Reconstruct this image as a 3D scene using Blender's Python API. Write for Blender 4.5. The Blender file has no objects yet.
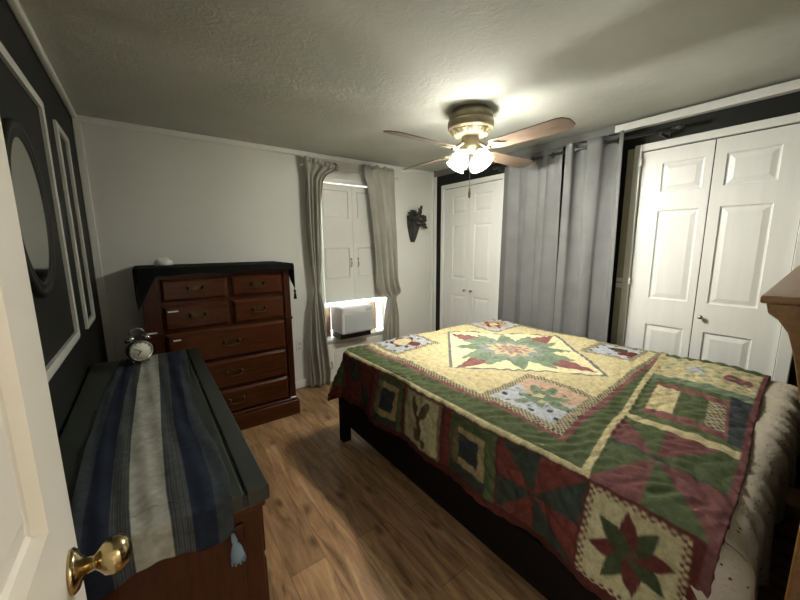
import bpy, math, random
import numpy as np
from mathutils import Vector, Matrix
random.seed(7)
PI = math.pi
C = bpy.context.scene.collection

# ------------------------------------------------------------------ materials
def new_mat(name):
    m = bpy.data.materials.new(name); m.use_nodes = True
    nt = m.node_tree; b = nt.nodes['Principled BSDF']
    return m, nt, b
def lk(nt, a, b): nt.links.new(a, b)
def mapping(nt, scale=(1, 1, 1), rot=(0, 0, 0)):
    tc = nt.nodes.new('ShaderNodeTexCoord'); mp = nt.nodes.new('ShaderNodeMapping')
    mp.inputs['Scale'].default_value = scale; mp.inputs['Rotation'].default_value = rot
    lk(nt, tc.outputs['Object'], mp.inputs['Vector']); return mp.outputs['Vector']
def noise(nt, vec, scale, detail=4, rough=.5, dist=0):
    n = nt.nodes.new('ShaderNodeTexNoise'); n.inputs['Scale'].default_value = scale
    n.inputs['Detail'].default_value = detail; n.inputs['Roughness'].default_value = rough
    n.inputs['Distortion'].default_value = dist
    lk(nt, vec, n.inputs['Vector']); return n.outputs['Fac']
def ramp(nt, fac, stops):
    r = nt.nodes.new('ShaderNodeValToRGB'); e = r.color_ramp.elements
    e[0].position, e[0].color = stops[0][0], (*stops[0][1], 1)
    e[1].position, e[1].color = stops[-1][0], (*stops[-1][1], 1)
    for p, c in stops[1:-1]:
        x = e.new(p); x.color = (*c, 1)
    lk(nt, fac, r.inputs['Fac']); return r.outputs['Color']
def bump(nt, b, h, strength=.3, dist=.01):
    bp = nt.nodes.new('ShaderNodeBump'); bp.inputs['Strength'].default_value = strength
    bp.inputs['Distance'].default_value = dist
    lk(nt, h, bp.inputs['Height']); lk(nt, bp.outputs['Normal'], b.inputs['Normal'])
def sc(c, k): return tuple(min(1, x*k) for x in c)
def simple(name, col, rough=.5, metal=0, var=.12, nscale=8, bs=0, bscale=80, stretch=(1, 1, 1), spec=.5, bd=.003):
    m, nt, b = new_mat(name)
    v = mapping(nt, stretch)
    f = noise(nt, v, nscale)
    lk(nt, ramp(nt, f, [(.3, sc(col, 1-var)), (.7, sc(col, 1+var))]), b.inputs['Base Color'])
    b.inputs['Roughness'].default_value = rough; b.inputs['Metallic'].default_value = metal
    b.inputs['Specular IOR Level'].default_value = spec
    if bs: bump(nt, b, noise(nt, v, bscale), bs, bd)
    return m
def wood(name, c1, c2, rough=.35, axis=0, scale=6, spec=.5):
    m, nt, b = new_mat(name)
    s = [9, 9, 9]; s[axis] = .8
    v = mapping(nt, tuple(s))
    f = noise(nt, v, scale, 6, .6, .6)
    lk(nt, ramp(nt, f, [(.3, c1), (.55, c2), (.75, c1)]), b.inputs['Base Color'])
    b.inputs['Roughness'].default_value = rough; b.inputs['Specular IOR Level'].default_value = spec
    bump(nt, b, f, .08, .003)
    return m
def fabric(name, col, weave=400, var=.1, rough=.95, bs=.3):
    return simple(name, col, rough, 0, var, 5, bs, weave, spec=.1, bd=.001)
def vcol(name, rough=.9, nb=250, bs=.3, spec=.1):
    m, nt, b = new_mat(name)
    a = nt.nodes.new('ShaderNodeAttribute'); a.attribute_name = 'Col'
    v = mapping(nt); f = noise(nt, v, 45, 5, .6)
    mx = nt.nodes.new('ShaderNodeMix'); mx.data_type = 'RGBA'; mx.blend_type = 'MULTIPLY'
    mx.inputs['Factor'].default_value = 1
    lk(nt, a.outputs['Color'], mx.inputs['A']); lk(nt, ramp(nt, f, [(.3, (.62, .62, .62)), (.7, (1, 1, 1))]), mx.inputs['B'])
    lk(nt, mx.outputs['Result'], b.inputs['Base Color'])
    b.inputs['Roughness'].default_value = rough; b.inputs['Specular IOR Level'].default_value = spec
    bump(nt, b, noise(nt, v, nb), bs, .002)
    return m
M = {}
M['back'] = simple('back_wall_paint', (.66, .67, .61), .6, var=.03, nscale=3, bs=.05, bscale=120)
M['black'] = simple('black_wall_paint', (.007, .008, .007), .6, var=.1, nscale=4, bs=.05, bscale=150, spec=.25)
M['white'] = simple('white_trim_paint', (.72, .73, .68), .4, var=.03, nscale=5)
M['door'] = simple('white_door_paint', (.72, .73, .69), .38, var=.03, nscale=4, bs=.08, bscale=60, stretch=(6, 6, .6), bd=.001)
M['entry'] = simple('cream_door_paint', (.70, .68, .61), .35, var=.02, nscale=4)
M['shutter'] = simple('shutter_paint', (.66, .67, .61), .45, var=.03, nscale=4)
M['frame_grey'] = simple('wall_moulding_paint', (.48, .49, .45), .5, var=.05)
M['beige'] = simple('beige_jamb', (.36, .35, .24), .6)
M['soffit'] = simple('shaded_soffit_grey', (.15, .155, .14), .8, var=.05)  # ceiling-like strip, its shade put into the colour as darker grey
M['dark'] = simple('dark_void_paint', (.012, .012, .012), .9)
M['cherry'] = wood('cherry_wood', (.026, .006, .0025), (.075, .021, .006), .3, 0, spec=.25)
M['cherry_v'] = wood('cherry_wood_upright', (.022, .005, .003), (.055, .014, .005), .3, 2, spec=.25)
M['oak'] = wood('honey_oak', (.17, .085, .026), (.26, .135, .045), .35, 0)
M['black_wood'] = wood('black_bed_wood', (.003, .0022, .002), (.006, .004, .0035), .7, 1, spec=.1)
M['top'] = simple('dark_green_grey_top', (.017, .022, .018), .42, var=.25, nscale=10)
M['blackcloth'] = fabric('black_cloth', (.007, .008, .008))
M['brass'] = simple('polished_brass', (.42, .33, .17), .2, 1, var=.15, nscale=12)
M['abrass'] = simple('antique_brass', (.10, .07, .04), .4, 1, var=.3, nscale=30)
M['chrome'] = simple('chrome', (.55, .54, .5), .15, 1, var=.05)
M['blackmetal'] = simple('black_metal', (.015, .015, .015), .35, 0, var=.2)
M['fanbody'] = simple('aged_cream_brass', (.24, .20, .12), .45, .2, var=.25, nscale=14)
M['blade'] = wood('walnut_blade', (.075, .048, .032), (.20, .14, .095), .4, 0, 5)
M['blade_y'] = wood('walnut_blade_along', (.10, .055, .032), (.22, .13, .08), .4, 1, 5)
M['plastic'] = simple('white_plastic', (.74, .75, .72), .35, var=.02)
M['grille'] = simple('light_grey_plastic', (.50, .53, .52), .45, var=.02)
M['peach'] = simple('tan_side_panel', (.62, .42, .28), .6, var=.1)
M['curtain'] = fabric('grey_curtain_fabric', (.15, .153, .148), 300)
M['curtain2'] = fabric('taupe_curtain_fabric', (.33, .325, .275), 300)
M['quilt'] = vcol('patchwork_cotton', nb=160, bs=.5)
M['runner'] = vcol('woven_runner', nb=500, bs=.3)
M['mattress'] = fabric('mattress_ticking', (.5, .48, .42))
M['tassel'] = fabric('blue_tassel', (.16, .22, .28))
M['face'] = simple('clock_face', (.72, .72, .62), .5, var=.03)
M['pocket'] = simple('dark_leaf_metal', (.03, .03, .022), .55, .0, var=.5, nscale=40)
M['pocketlight'] = simple('faded_petals', (.45, .38, .32), .7, var=.2)
M['mirrorframe'] = simple('black_frame_lacquer', (.006, .006, .006), .5, var=.1, spec=.3)
m, nt, b = new_mat('mirror_glass'); b.inputs['Base Color'].default_value = (.62, .64, .60, 1); b.inputs['Metallic'].default_value = 1
v = mapping(nt); lk(nt, ramp(nt, noise(nt, v, 3), [(.2, (.08, .08, .08)), (.8, (.14, .14, .14))]), b.inputs['Roughness']); M['mirror'] = m
# fleece
m, nt, b = new_mat('cream_fleece'); v = mapping(nt)
vo = nt.nodes.new('ShaderNodeTexVoronoi'); vo.inputs['Scale'].default_value = 38; lk(nt, v, vo.inputs['Vector'])
lk(nt, ramp(nt, vo.outputs['Distance'], [(.10, (.14, .055, .05)), (.17, (.46, .41, .32))]), b.inputs['Base Color'])
b.inputs['Roughness'].default_value = 1; b.inputs['Specular IOR Level'].default_value = .05
bump(nt, b, noise(nt, v, 90, 6, .7), .8, .008); M['fleece'] = m
# ceiling
m, nt, b = new_mat('textured_ceiling_plaster'); v = mapping(nt)
lk(nt, ramp(nt, noise(nt, v, 1.6, 3), [(.3, (.40, .415, .365)), (.7, (.50, .515, .46))]), b.inputs['Base Color'])
f1 = noise(nt, v, 15, 5, .6, 2.5); f2 = noise(nt, v, 4.5, 2, .5, 1.2)
mu = nt.nodes.new('ShaderNodeMath'); mu.operation = 'MULTIPLY'; lk(nt, f1, mu.inputs[0]); lk(nt, f2, mu.inputs[1])
bump(nt, b, mu.outputs[0], .32, .02); b.inputs['Roughness'].default_value = .75; M['ceiling'] = m
# floor planks
m, nt, b = new_mat('laminate_planks')
v = mapping(nt, (1, 1, 1), (0, 0, PI/2))
br = nt.nodes.new('ShaderNodeTexBrick'); br.offset = .37; br.inputs['Scale'].default_value = 1
br.inputs['Brick Width'].default_value = 1.15; br.inputs['Row Height'].default_value = .165
br.inputs['Mortar Size'].default_value = .0018; br.inputs['Bias'].default_value = 0
br.inputs['Color1'].default_value = (.62, .60, .57, 1); br.inputs['Color2'].default_value = (1.0, .98, .95, 1)
br.inputs['Mortar'].default_value = (.45, .42, .38, 1); lk(nt, v, br.inputs['Vector'])
v2 = mapping(nt, (7, .9, 1)); g = noise(nt, v2, 4, 7, .62, .8)
base = ramp(nt, g, [(.27, (.10, .050, .020)), (.42, (.27, .158, .076)), (.58, (.42, .255, .130)), (.75, (.60, .40, .225))])
v3 = mapping(nt, (3.2, 1.5, 1)); vo = nt.nodes.new('ShaderNodeTexVoronoi'); vo.inputs['Scale'].default_value = 1.9
lk(nt, v3, vo.inputs['Vector'])
kn = ramp(nt, vo.outputs['Distance'], [(.04, (.22, .16, .11)), (.17, (1, 1, 1))])
def mul(nt, a, c, fac=1):
    mx = nt.nodes.new('ShaderNodeMix'); mx.data_type = 'RGBA'; mx.blend_type = 'MULTIPLY'; mx.inputs['Factor'].default_value = fac
    lk(nt, a, mx.inputs['A']); lk(nt, c, mx.inputs['B']); return mx.outputs['Result']
lk(nt, mul(nt, mul(nt, base, br.outputs['Color']), kn, .8), b.inputs['Base Color'])
b.inputs['Roughness'].default_value = .38; b.inputs['Specular IOR Level'].default_value = .35; bump(nt, b, g, .06, .002); M['floor'] = m
# glass shade, bulbs
m, nt, b = new_mat('frosted_shade_glass')
out = nt.nodes['Material Output']
tr = nt.nodes.new('ShaderNodeBsdfTransparent'); tl = nt.nodes.new('ShaderNodeBsdfTranslucent'); gl = nt.nodes.new('ShaderNodeBsdfGlossy')
gl.inputs['Roughness'].default_value = .15; tl.inputs['Color'].default_value = (.42, .42, .39, 1)
m1 = nt.nodes.new('ShaderNodeMixShader'); m2 = nt.nodes.new('ShaderNodeMixShader')
v = mapping(nt); lk(nt, ramp(nt, noise(nt, v, 60), [(.3, (.78, .78, .78)), (.7, (.93, .93, .93))]), m1.inputs[0])
m2.inputs[0].default_value = .12
lk(nt, tr.outputs[0], m1.inputs[1]); lk(nt, tl.outputs[0], m1.inputs[2]); lk(nt, m1.outputs[0], m2.inputs[1]); lk(nt, gl.outputs[0], m2.inputs[2])
lk(nt, m2.outputs[0], out.inputs['Surface']); M['shade'] = m
def emis(name, col, s):
    m, nt, b = new_mat(name); b.inputs['Base Color'].default_value = (*col, 1)
    b.inputs['Emission Color'].default_value = (*col, 1); b.inputs['Emission Strength'].default_value = s; return m
M['bulb'] = emis('lit_bulb', (1, .97, .88), 620)
M['bulb_dim'] = emis('dimmer_lit_bulb', (1, .97, .88), 300)
M['bulb_bright'] = emis('brightest_bulb', (1, .97, .90), 1250)
M['bulb_mid'] = emis('middling_bulb', (1, .97, .88), 330)
m, nt, b = new_mat('window_glass'); b.inputs['Transmission Weight'].default_value = 1; b.inputs['Roughness'].default_value = 0
b.inputs['IOR'].default_value = 1.02; M['glass'] = m

# ------------------------------------------------------------------ mesh helpers
class MB:
    def __init__(s): s.v = []; s.f = []; s.sm = []
    def add(s, vs, fs, smooth=False):
        o = len(s.v); s.v += [tuple(v) for v in vs]; s.f += [tuple(i+o for i in f) for f in fs]; s.sm += [smooth]*len(fs); return s
    def box(s, x0, y0, z0, x1, y1, z1, mt=None):
        vs = [Vector(p) for p in ((x0,y0,z0),(x1,y0,z0),(x1,y1,z0),(x0,y1,z0),(x0,y0,z1),(x1,y0,z1),(x1,y1,z1),(x0,y1,z1))]
        if mt: vs = [mt @ v for v in vs]
        return s.add(vs, [(0,3,2,1),(4,5,6,7),(0,1,5,4),(1,2,6,5),(2,3,7,6),(3,0,4,7)])
    def lathe(s, prof, mt=None, n=28, smooth=True, flute=0, fn=0):
        vs = []; fs = []
        for r, z in prof:
            for i in range(n):
                a = 2*PI*i/n; rr = r*(1+flute*math.cos(a*fn)) if fn else r
                p = Vector((rr*math.cos(a), rr*math.sin(a), z)); vs.append(mt @ p if mt else p)
        for j in range(len(prof)-1):
            for i in range(n):
                k = (i+1) % n; fs.append((j*n+i, j*n+k, (j+1)*n+k, (j+1)*n+i))
        if prof[0][0] > .0005 and not fn: fs.append(tuple(range(n-1, -1, -1)))
        if prof[-1][0] > .0005 and not fn: fs.append(tuple((len(prof)-1)*n+i for i in range(n)))
        return s.add(vs, fs, smooth)
    def tube(s, pts, r, n=8, closed=False):
        pts = [Vector(p) for p in pts]; vs = []; fs = []; m = len(pts)
        rs = r if isinstance(r, (list, tuple)) else [r]*m
        up = Vector((0, 0, 1))
        for i, p in enumerate(pts):
            if closed: t = pts[(i+1) % m]-pts[i-1]
            else: t = pts[min(i+1, m-1)]-pts[max(i-1, 0)]
            t.normalize()
            a = t.cross(up)
            if a.length < .05: a = t.cross(Vector((0, 1, 0)))
            a.normalize(); b2 = t.cross(a)
            for k in range(n):
                an = 2*PI*k/n; vs.append(p+rs[i]*(math.cos(an)*a+math.sin(an)*b2))
        for i in range(m if closed else m-1):
            j = (i+1) % m
            for k in range(n):
                l = (k+1) % n; fs.append((i*n+k, i*n+l, j*n+l, j*n+k))
        if not closed:
            fs.append(tuple(range(n-1, -1, -1))); fs.append(tuple((m-1)*n+k for k in range(n)))
        return s.add(vs, fs, True)
    def sphere(s, c, r, n=14, mt=None):
        rx, ry, rz = r if isinstance(r, (tuple, list)) else (r, r, r); vs = []; fs = []; h = n//2
        for j in range(h+1):
            ph = PI*j/h
            for i in range(n):
                a = 2*PI*i/n
                p = Vector((c[0]+rx*math.sin(ph)*math.cos(a), c[1]+ry*math.sin(ph)*math.sin(a), c[2]-rz*math.cos(ph)))
                vs.append(mt @ p if mt else p)
        for j in range(h):
            for i in range(n):
                k = (i+1) % n; fs.append((j*n+i, j*n+k, (j+1)*n+k, (j+1)*n+i))
        return s.add(vs, fs, True)
    def prism(s, poly, d, mt=None):
        """poly in local XY, extruded along local Z by d"""
        n = len(poly); vs = [Vector((x, y, 0)) for x, y in poly]+[Vector((x, y, d)) for x, y in poly]
        if mt: vs = [mt @ v for v in vs]
        return s.add(vs, [tuple(range(n-1, -1, -1)), tuple(range(n, 2*n))]+[(i, (i+1) % n, (i+1) % n+n, i+n) for i in range(n)])
    def grid(s, fn, nu, nv):
        vs = [fn(i/nu, j/nv) for j in range(nv+1) for i in range(nu+1)]
        fs = [(j*(nu+1)+i, j*(nu+1)+i+1, (j+1)*(nu+1)+i+1, (j+1)*(nu+1)+i) for j in range(nv) for i in range(nu)]
        return s.add(vs, fs, True)
    def leaf(s, p, ux, uz, n, w, h, panels, t=.035, inset=.045, dep=.012):
        """panelled slab: p lower corner of the face, ux across, uz up, n outward"""
        p, ux, uz, n = Vector(p), Vector(ux), Vector(uz), Vector(n)
        P = lambda a, c, d=0: p+ux*a+uz*c+n*d
        xs = sorted({0, w, *[q[0] for q in panels], *[q[2] for q in panels]}); zs = sorted({0, h, *[q[1] for q in panels], *[q[3] for q in panels]})
        for i in range(len(xs)-1):
            for j in range(len(zs)-1):
                cx, cz = (xs[i]+xs[i+1])/2, (zs[j]+zs[j+1])/2
                if any(q[0] < cx < q[2] and q[1] < cz < q[3] for q in panels): continue
                s.add([P(xs[i], zs[j]), P(xs[i+1], zs[j]), P(xs[i+1], zs[j+1]), P(xs[i], zs[j+1])], [(0, 1, 2, 3)])
        for q in panels:
            rings = [(0, 0), (.004, -dep*.8), (.012, -dep), (inset, -.002), (inset+.003, -.002)]
            vs = []
            for k, d in rings:
                vs += [P(q[0]+k, q[1]+k, d), P(q[2]-k, q[1]+k, d), P(q[2]-k, q[3]-k, d), P(q[0]+k, q[3]-k, d)]
            fs = [(a*4+i, a*4+(i+1) % 4, a*4+4+(i+1) % 4, a*4+4+i) for a in range(len(rings)-1) for i in range(4)]
            e = (len(rings)-1)*4; fs.append((e, e+1, e+2, e+3)); s.add(vs, fs)
        a = [P(0, 0), P(w, 0), P(w, h), P(0, h), P(0, 0, -t), P(w, 0, -t), P(w, h, -t), P(0, h, -t)]
        s.add(a, [(4, 7, 6, 5), (0, 4, 5, 1), (1, 5, 6, 2), (2, 6, 7, 3), (3, 7, 4, 0)]); return s
    def build(s, name, mat, parent=None, local=False, bevel=0, segs=2, solid=0, fixn=True):
        me = bpy.data.meshes.new(name); off = Vector((0, 0, 0))
        if parent is not None and not local:
            q = parent
            while q is not None: off += q.location; q = q.parent
        vs = [Vector(v)-off for v in s.v]
        loc = Vector((0, 0, 0))
        if parent is None:
            xs = [v.x for v in vs]; ys = [v.y for v in vs]; zs = [v.z for v in vs]
            loc = Vector(((min(xs)+max(xs))/2, (min(ys)+max(ys))/2, min(zs))); vs = [v-loc for v in vs]
        me.from_pydata([tuple(v) for v in vs], [], s.f)
        me.polygons.foreach_set('use_smooth', s.sm); me.update()
        if fixn:
            import bmesh
            bm = bmesh.new(); bm.from_mesh(me); bmesh.ops.recalc_face_normals(bm, faces=bm.faces); bm.to_mesh(me); bm.free()
        o = bpy.data.objects.new(name, me); C.objects.link(o); o.location = loc; me.materials.append(mat)
        if parent is not None: o.parent = parent
        if bevel:
            bv = o.modifiers.new('bevel', 'BEVEL'); bv.width = bevel; bv.segments = segs; bv.limit_method = 'ANGLE'; bv.angle_limit = .6
        if solid:
            so = o.modifiers.new('thickness', 'SOLIDIFY'); so.thickness = solid; so.offset = -1
        return o
def tag(o, label=None, cat=None, group=None, kind=None):
    if label: o['label'] = label
    if cat: o['category'] = cat
    if group: o['group'] = group
    if kind: o['kind'] = kind
    return o
def empty(name, loc, label=None, cat=None, group=None, kind=None, rot=None, parent=None):
    o = bpy.data.objects.new(name, None); C.objects.link(o); o.location = loc; o.empty_display_size = .1
    if rot: o.rotation_euler = rot
    if parent: o.parent = parent
    return tag(o, label, cat, group, kind)
def struct(mb, name, mat, **k): return tag(mb.build(name, mat, **k), kind='structure')
def T(x, y, z): return Matrix.Translation((x, y, z))
def RX(a): return Matrix.Rotation(a, 4, 'X')
def RY(a): return Matrix.Rotation(a, 4, 'Y')
def RZ(a): return Matrix.Rotation(a, 4, 'Z')
def interp(x, xs, ys): return float(np.interp(x, xs, ys))

# ------------------------------------------------------------------ room shell
XL, XR, YB, YF, H = -.30, 2.94, 3.26, -.10, 2.30
struct(MB().box(XL-.12, -1.6, -.1, 3.8, YB+.12, 0), 'floor', M['floor'])
struct(MB().box(XL-.12, -1.6, H, 3.8, YB+.12, H+.1), 'ceiling', M['ceiling'])
struct(MB().box(XL-.12, YF-.12, 0, XL, YB+.12, H), 'wall_left', M['black'])
# back wall with window opening x 1.44-2.22, z .46-2.04
wb = MB().box(XL, YB, 0, 1.44, YB+.12, H).box(2.22, YB, 0, XR+.12, YB+.12, H).box(1.44, YB, 0, 2.22, YB+.12, .46).box(1.44, YB, 2.045, 2.22, YB+.12, H)
struct(wb, 'wall_back', M['back'])
wr = MB().box(XR, 2.14, 0, XR+.12, YB, H).box(XR, YF-.12, 0, XR+.12, 1.22, H).box(XR, 1.22, 2.12, XR+.12, 2.14, H)
struct(wr, 'wall_right', M['black'])
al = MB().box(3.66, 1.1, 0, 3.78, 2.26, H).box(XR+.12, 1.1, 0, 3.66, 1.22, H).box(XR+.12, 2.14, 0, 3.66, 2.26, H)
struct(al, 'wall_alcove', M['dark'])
wf = MB().box(XL, YF-.12, 0, -.16, YF, H).box(.66, YF-.12, 0, XR, YF, H).box(-.16, YF-.12, 2.08, .66, YF, H)
struct(wf, 'wall_front', M['black'])
hw = MB().box(-.9, -1.6, 0, -.8, YF-.12, H).box(1.3, -1.6, 0, 1.4, YF-.12, H).box(-.9, -1.7, 0, 1.4, -1.6, H).box(-.8, YF-.12, 0, XL-.12, YF-.02, H)
struct(hw, 'wall_hallway', M['entry'])
# trims
struct(MB().box(XL, YB-.022, 2.255, XR, YB, H), 'trim_1', M['white'], bevel=.008)
struct(MB().box(XL, YF, 2.268, XL+.03, YB-.022, H), 'trim_2', M['white'], bevel=.008)
struct(MB().box(XR-.055, YF, 2.232, XR, 1.215, 2.283), 'trim_3', M['white'], bevel=.004)
struct(MB().box(XR-.012, YB-.06, 0, XR, YB-.014, 2.255), 'trim_4', M['white'], bevel=.003)
struct(MB().box(XL, YB-.014, 0, XL+.042, YB, 2.255), 'trim_5', M['white'], bevel=.004)
struct(MB().box(XR-.05, YB-.014, 0, XR-.012, YB, 2.255), 'trim_6', M['white'], bevel=.004)
struct(MB().box(XL, YB-.015, 0, 1.40, YB, .075).box(2.26, YB-.015, 0, XR-.05, YB, .075), 'baseboard_back', M['white'], bevel=.004)
struct(MB().box(XL, .8, 0, XL+.015, YB-.015, .075), 'baseboard_left', M['white'], bevel=.004)
jm = struct(MB().box(XR-.022, 1.081, 0, XR, 1.125, 2.10), 'trim_7', M['beige'], bevel=.003)
MB().box(XR-.03, 1.075, 1.09, XR-.022, 1.12, 1.125).box(XR-.03, 1.075, 1.135, XR-.022, 1.12, 1.165).build('hinge', M['white'], jm)
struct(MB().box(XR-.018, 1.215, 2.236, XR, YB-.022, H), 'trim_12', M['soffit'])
# picture-frame mouldings on the black wall
def wallframe(y0, y1, z0, z1, w, name):
    m = MB(); x0, x1 = XL, XL+.016
    def bar(a, b, c, d): # mitred quads
        pass
    o = [(y0, z0), (y1, z0), (y1, z1), (y0, z1)]; i = [(y0+w, z0+w), (y1-w, z0+w), (y1-w, z1-w), (y0+w, z1-w)]
    md = [((a[0]+b[0])/2, (a[1]+b[1])/2) for a, b in zip(o, i)]
    vs = [(x0, *p) for p in o]+[(x1-.004, *p) for p in o]+[(x1, *p) for p in md]+[(x1-.004, *p) for p in i]+[(x0, *p) for p in i]
    fs = [(r*4+k, r*4+(k+1) % 4, r*4+4+(k+1) % 4, r*4+4+k) for r in range(4) for k in range(4)]
    m.add(vs, fs); return struct(m, name, M['frame_grey'])
wallframe(.95, 2.19, 1.0, 2.045, .036, 'trim_8')
wallframe(2.47, 2.815, .985, 2.05, .034, 'trim_9')

# ------------------------------------------------------------------ doors
ZP = [(.20, .84), (1.03, 1.65), (1.775, 1.968)]
def knob(parent, name, p, n, r, mat):
    mt = Matrix.Translation(p) @ Vector((0, 0, 1)).rotation_difference(Vector(n)).to_matrix().to_4x4()
    k = r/.016
    return MB().lathe([(0, 0), (.011*k, 0), (.011*k, .003*k), (.005*k, .005*k), (.005*k, .014*k), (.012*k, .017*k), (.016*k, .024*k), (.014*k, .031*k), (.007*k, .035*k), (0, .036*k)], mt, 20).build(name, mat, parent)
def bifold(name, y_hi, y_mid, y_lo, pan, knobs, cas):
    r = empty(name, (XR-.03, (y_hi+y_lo)/2, 0), kind='structure')
    x = XR-.012
    z0, hh = .012, 2.05
    for (a, b2), (pa, pb) in zip(((y_hi, y_mid+.003), (y_mid-.003, y_lo)), pan):
        m = MB().leaf((x, a, z0), (0, -1, 0), (0, 0, 1), (-1, 0, 0), a-b2, hh, [(a-pa, p0-z0, a-pb, p1-z0) for p0, p1 in ZP], t=.010, inset=.04, dep=.009)
        m.build('leaf', M['door'], r)
    for ky, kz in knobs: knob(r, 'knob', (x, ky, kz), (-1, 0, 0), .015, M['chrome'])
    c0, c1 = cas; xx = XR-.034
    m = MB().box(xx, y_hi+.004, 0, XR, c0, 2.115).box(xx, c1, 0, XR, y_lo-.004, 2.115).box(xx, y_lo-.004, 2.068, XR, y_hi+.004, 2.115)
    m.build('casing', M['white'], r, bevel=.004)
    hy = y_hi-.004
    for z in (.25, 1.12, 1.97):
        MB().box(xx-.004, hy, z, xx+.004, hy+.018, z+.05).build('hinge', M['white'], r, bevel=.002)
    return r
bifold('door_2', 3.052, 2.641, 2.222, [(2.912, 2.695), (2.582, 2.352)], [(2.695, .905), (2.598, .905)], (3.092, 2.185))
bifold('door_3', 1.028, .637, .238, [(.905, .68), (.577, .345)], [(.597, .94)], (1.077, .175))
# entry door, opened flat towards the left wall
d1 = empty('door_1', (-.158, YF+.01, 0), kind='structure')
m = MB().leaf((-.14, YF+.01, .01), (0, 1, 0), (0, 0, 1), (1, 0, 0), .817, 2.03,
              [(a, p0, b2, p1) for a, b2 in ((.10, .345), (.45, .692)) for p0, p1 in ((.2, .86), (1.04, 1.64), (1.76, 1.94))], t=.035, inset=.068, dep=.018)
m.build('door_panel', M['entry'], d1)
ky, kz = .666, .932
mt = T(-.14, ky, kz) @ RY(PI/2)
kr = MB().lathe([(0, 0), (.032, 0), (.033, .004), (.028, .009), (.019, .012), (.015, .016)], mt, 32).build('knob_rose', M['brass'], d1)
MB().lathe([(0, .012), (.012, .013), (.011, .028), (.016, .033), (.025, .040), (.0285, .050), (.0275, .060), (.021, .069), (.010, .074), (0, .075)], mt, 32).build('door_handle', M['brass'], d1)
struct(MB().box(-.185, YF-.13, 0, -.16, YF+.0, 2.09).box(.66, YF-.13, 0, .685, YF, 2.09).box(-.16, YF-.13, 2.06, .66, YF, 2.09), 'trim_10', M['white'])

# ------------------------------------------------------------------ mirror
mr = empty('wall_mirror', (XL, 1.665, 1.255), 'round black-framed mirror hanging on the black wall inside the white moulding', 'mirror')
def oval(a, b2, x, n=48): return [(x, 1.665+a*math.cos(2*PI*i/n), 1.54+b2*math.sin(2*PI*i/n)) for i in range(n)]
m = MB(); rings = [(.248, .283, XL), (.250, .285, XL+.012), (.243, .278, XL+.020), (.230, .262, XL+.018), (.222, .255, XL+.012), (.210, .245, XL+.018), (.20, .235, XL+.017), (.195, .23, XL+.012)]
vs = []
for a, b2, x in rings: vs += oval(a, b2, x)
m.add(vs, [(r*48+i, r*48+(i+1) % 48, r*48+48+(i+1) % 48, r*48+48+i) for r in range(len(rings)-1) for i in range(48)], True)
m.build('mirror_frame', M['mirrorframe'], mr)
MB().add(oval(.198, .233, XL+.0135), [tuple(range(48))]).build('mirror_glass', M['mirror'], mr, fixn=False)

# ------------------------------------------------------------------ window, shutters, sill, air conditioner
w1 = empty('window_1', (1.83, YB+.09, .46), kind='structure')
MB().box(1.44, YB+.07, .46, 1.47, YB+.11, 2.04).box(2.19, YB+.07, .46, 2.22, YB+.11, 2.04).box(1.47, YB+.07, 2.01, 2.19, YB+.11, 2.04).box(1.47, YB+.07, 1.22, 2.19, YB+.11, 1.26).build('window_frame', M['white'], w1)
MB().box(1.47, YB+.088, .80, 2.19, YB+.092, 2.01).build('window_pane', M['glass'], w1)
MB().box(1.775, YB+.016, .836, 1.808, YB+.03, 2.04).build('daylight_stop_batten', M['white'], w1)  # unseen batten added behind the shutter gap to stop daylight leaking through
MB().box(1.40, YB-.075, .435, 2.26, YB+.06, .462).build('window_sill', M['white'], w1, bevel=.004)
MB().box(1.405, YB-.018, .462, 1.44, YB, 2.09).box(2.22, YB-.018, .462, 2.255, YB, 2.09).box(1.44, YB-.018, 2.05, 2.22, YB, 2.09).build('window_casing', M['white'], w1, bevel=.003)
def shutter(x0, x1, sgn, lab):
    r = empty('window_shutter', ((x0+x1)/2, YB, .835), lab, 'shutter', 'white shutter doors over the window')
    z0 = .835; w = x1-x0
    pz = ((1.085, 1.40), (1.70, 1.975))
    inn = (.0, .0)
    px = (x0+.008, x1-.045) if sgn < 0 else (x0+.05, x1-.03)
    m = MB().leaf((x0, YB-.006, z0), (1, 0, 0), (0, 0, 1), (0, -1, 0), w, 2.036-z0, [(px[0]-x0, a-z0, px[1]-x0, b2-z0) for a, b2 in pz], t=.02, inset=.012, dep=.010)
    m.build('shutter_leaf', M['shutter'], r)
    hx = x1-.035 if sgn < 0 else x0+.045
    MB().tube([(hx, YB-.006, 1.20), (hx, YB-.03, 1.205), (hx, YB-.034, 1.245), (hx, YB-.03, 1.285), (hx, YB-.006, 1.29)], .006, 8).build('handle', M['chrome'], r)
shutter(1.452, 1.7905, -1, 'left white shutter door over the window, hanging beside the twisted curtain')
shutter(1.7925, 2.21, 1, 'right white shutter door over the window, partly behind the straight gathered curtain')
ac = empty('air_conditioner', (1.665, 3.1, .465), 'white window air conditioner sitting on the sill below the shutters', 'air conditioner')
AX0, AX1, AZ0, AZ1, AY = 1.525, 1.90, .525, .805, 3.045
MB().box(AX0, AY, AZ0, AX1, 3.46, AZ1).build('housing', M['plastic'], ac, bevel=.018, segs=3)
MB().box(AX0+.006, AY+.05, .468, AX1-.01, 3.3, AZ0+.01).build('base_pan', M['blackmetal'], ac)
m = MB().box(AX0+.03, AY-.008, AZ0+.02, AX1-.012, AY+.004, AZ1-.075)
for k in range(12):
    z = AZ0+.03+k*.0145; m.box(AX0+.038, AY-.012, z, AX1-.022, AY-.006, z+.008)
m.build('front_grille', M['grille'], ac)
m = MB().box(AX0+.02, AY-.006, AZ1-.066, AX1-.012, AY+.004, AZ1-.012)
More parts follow.
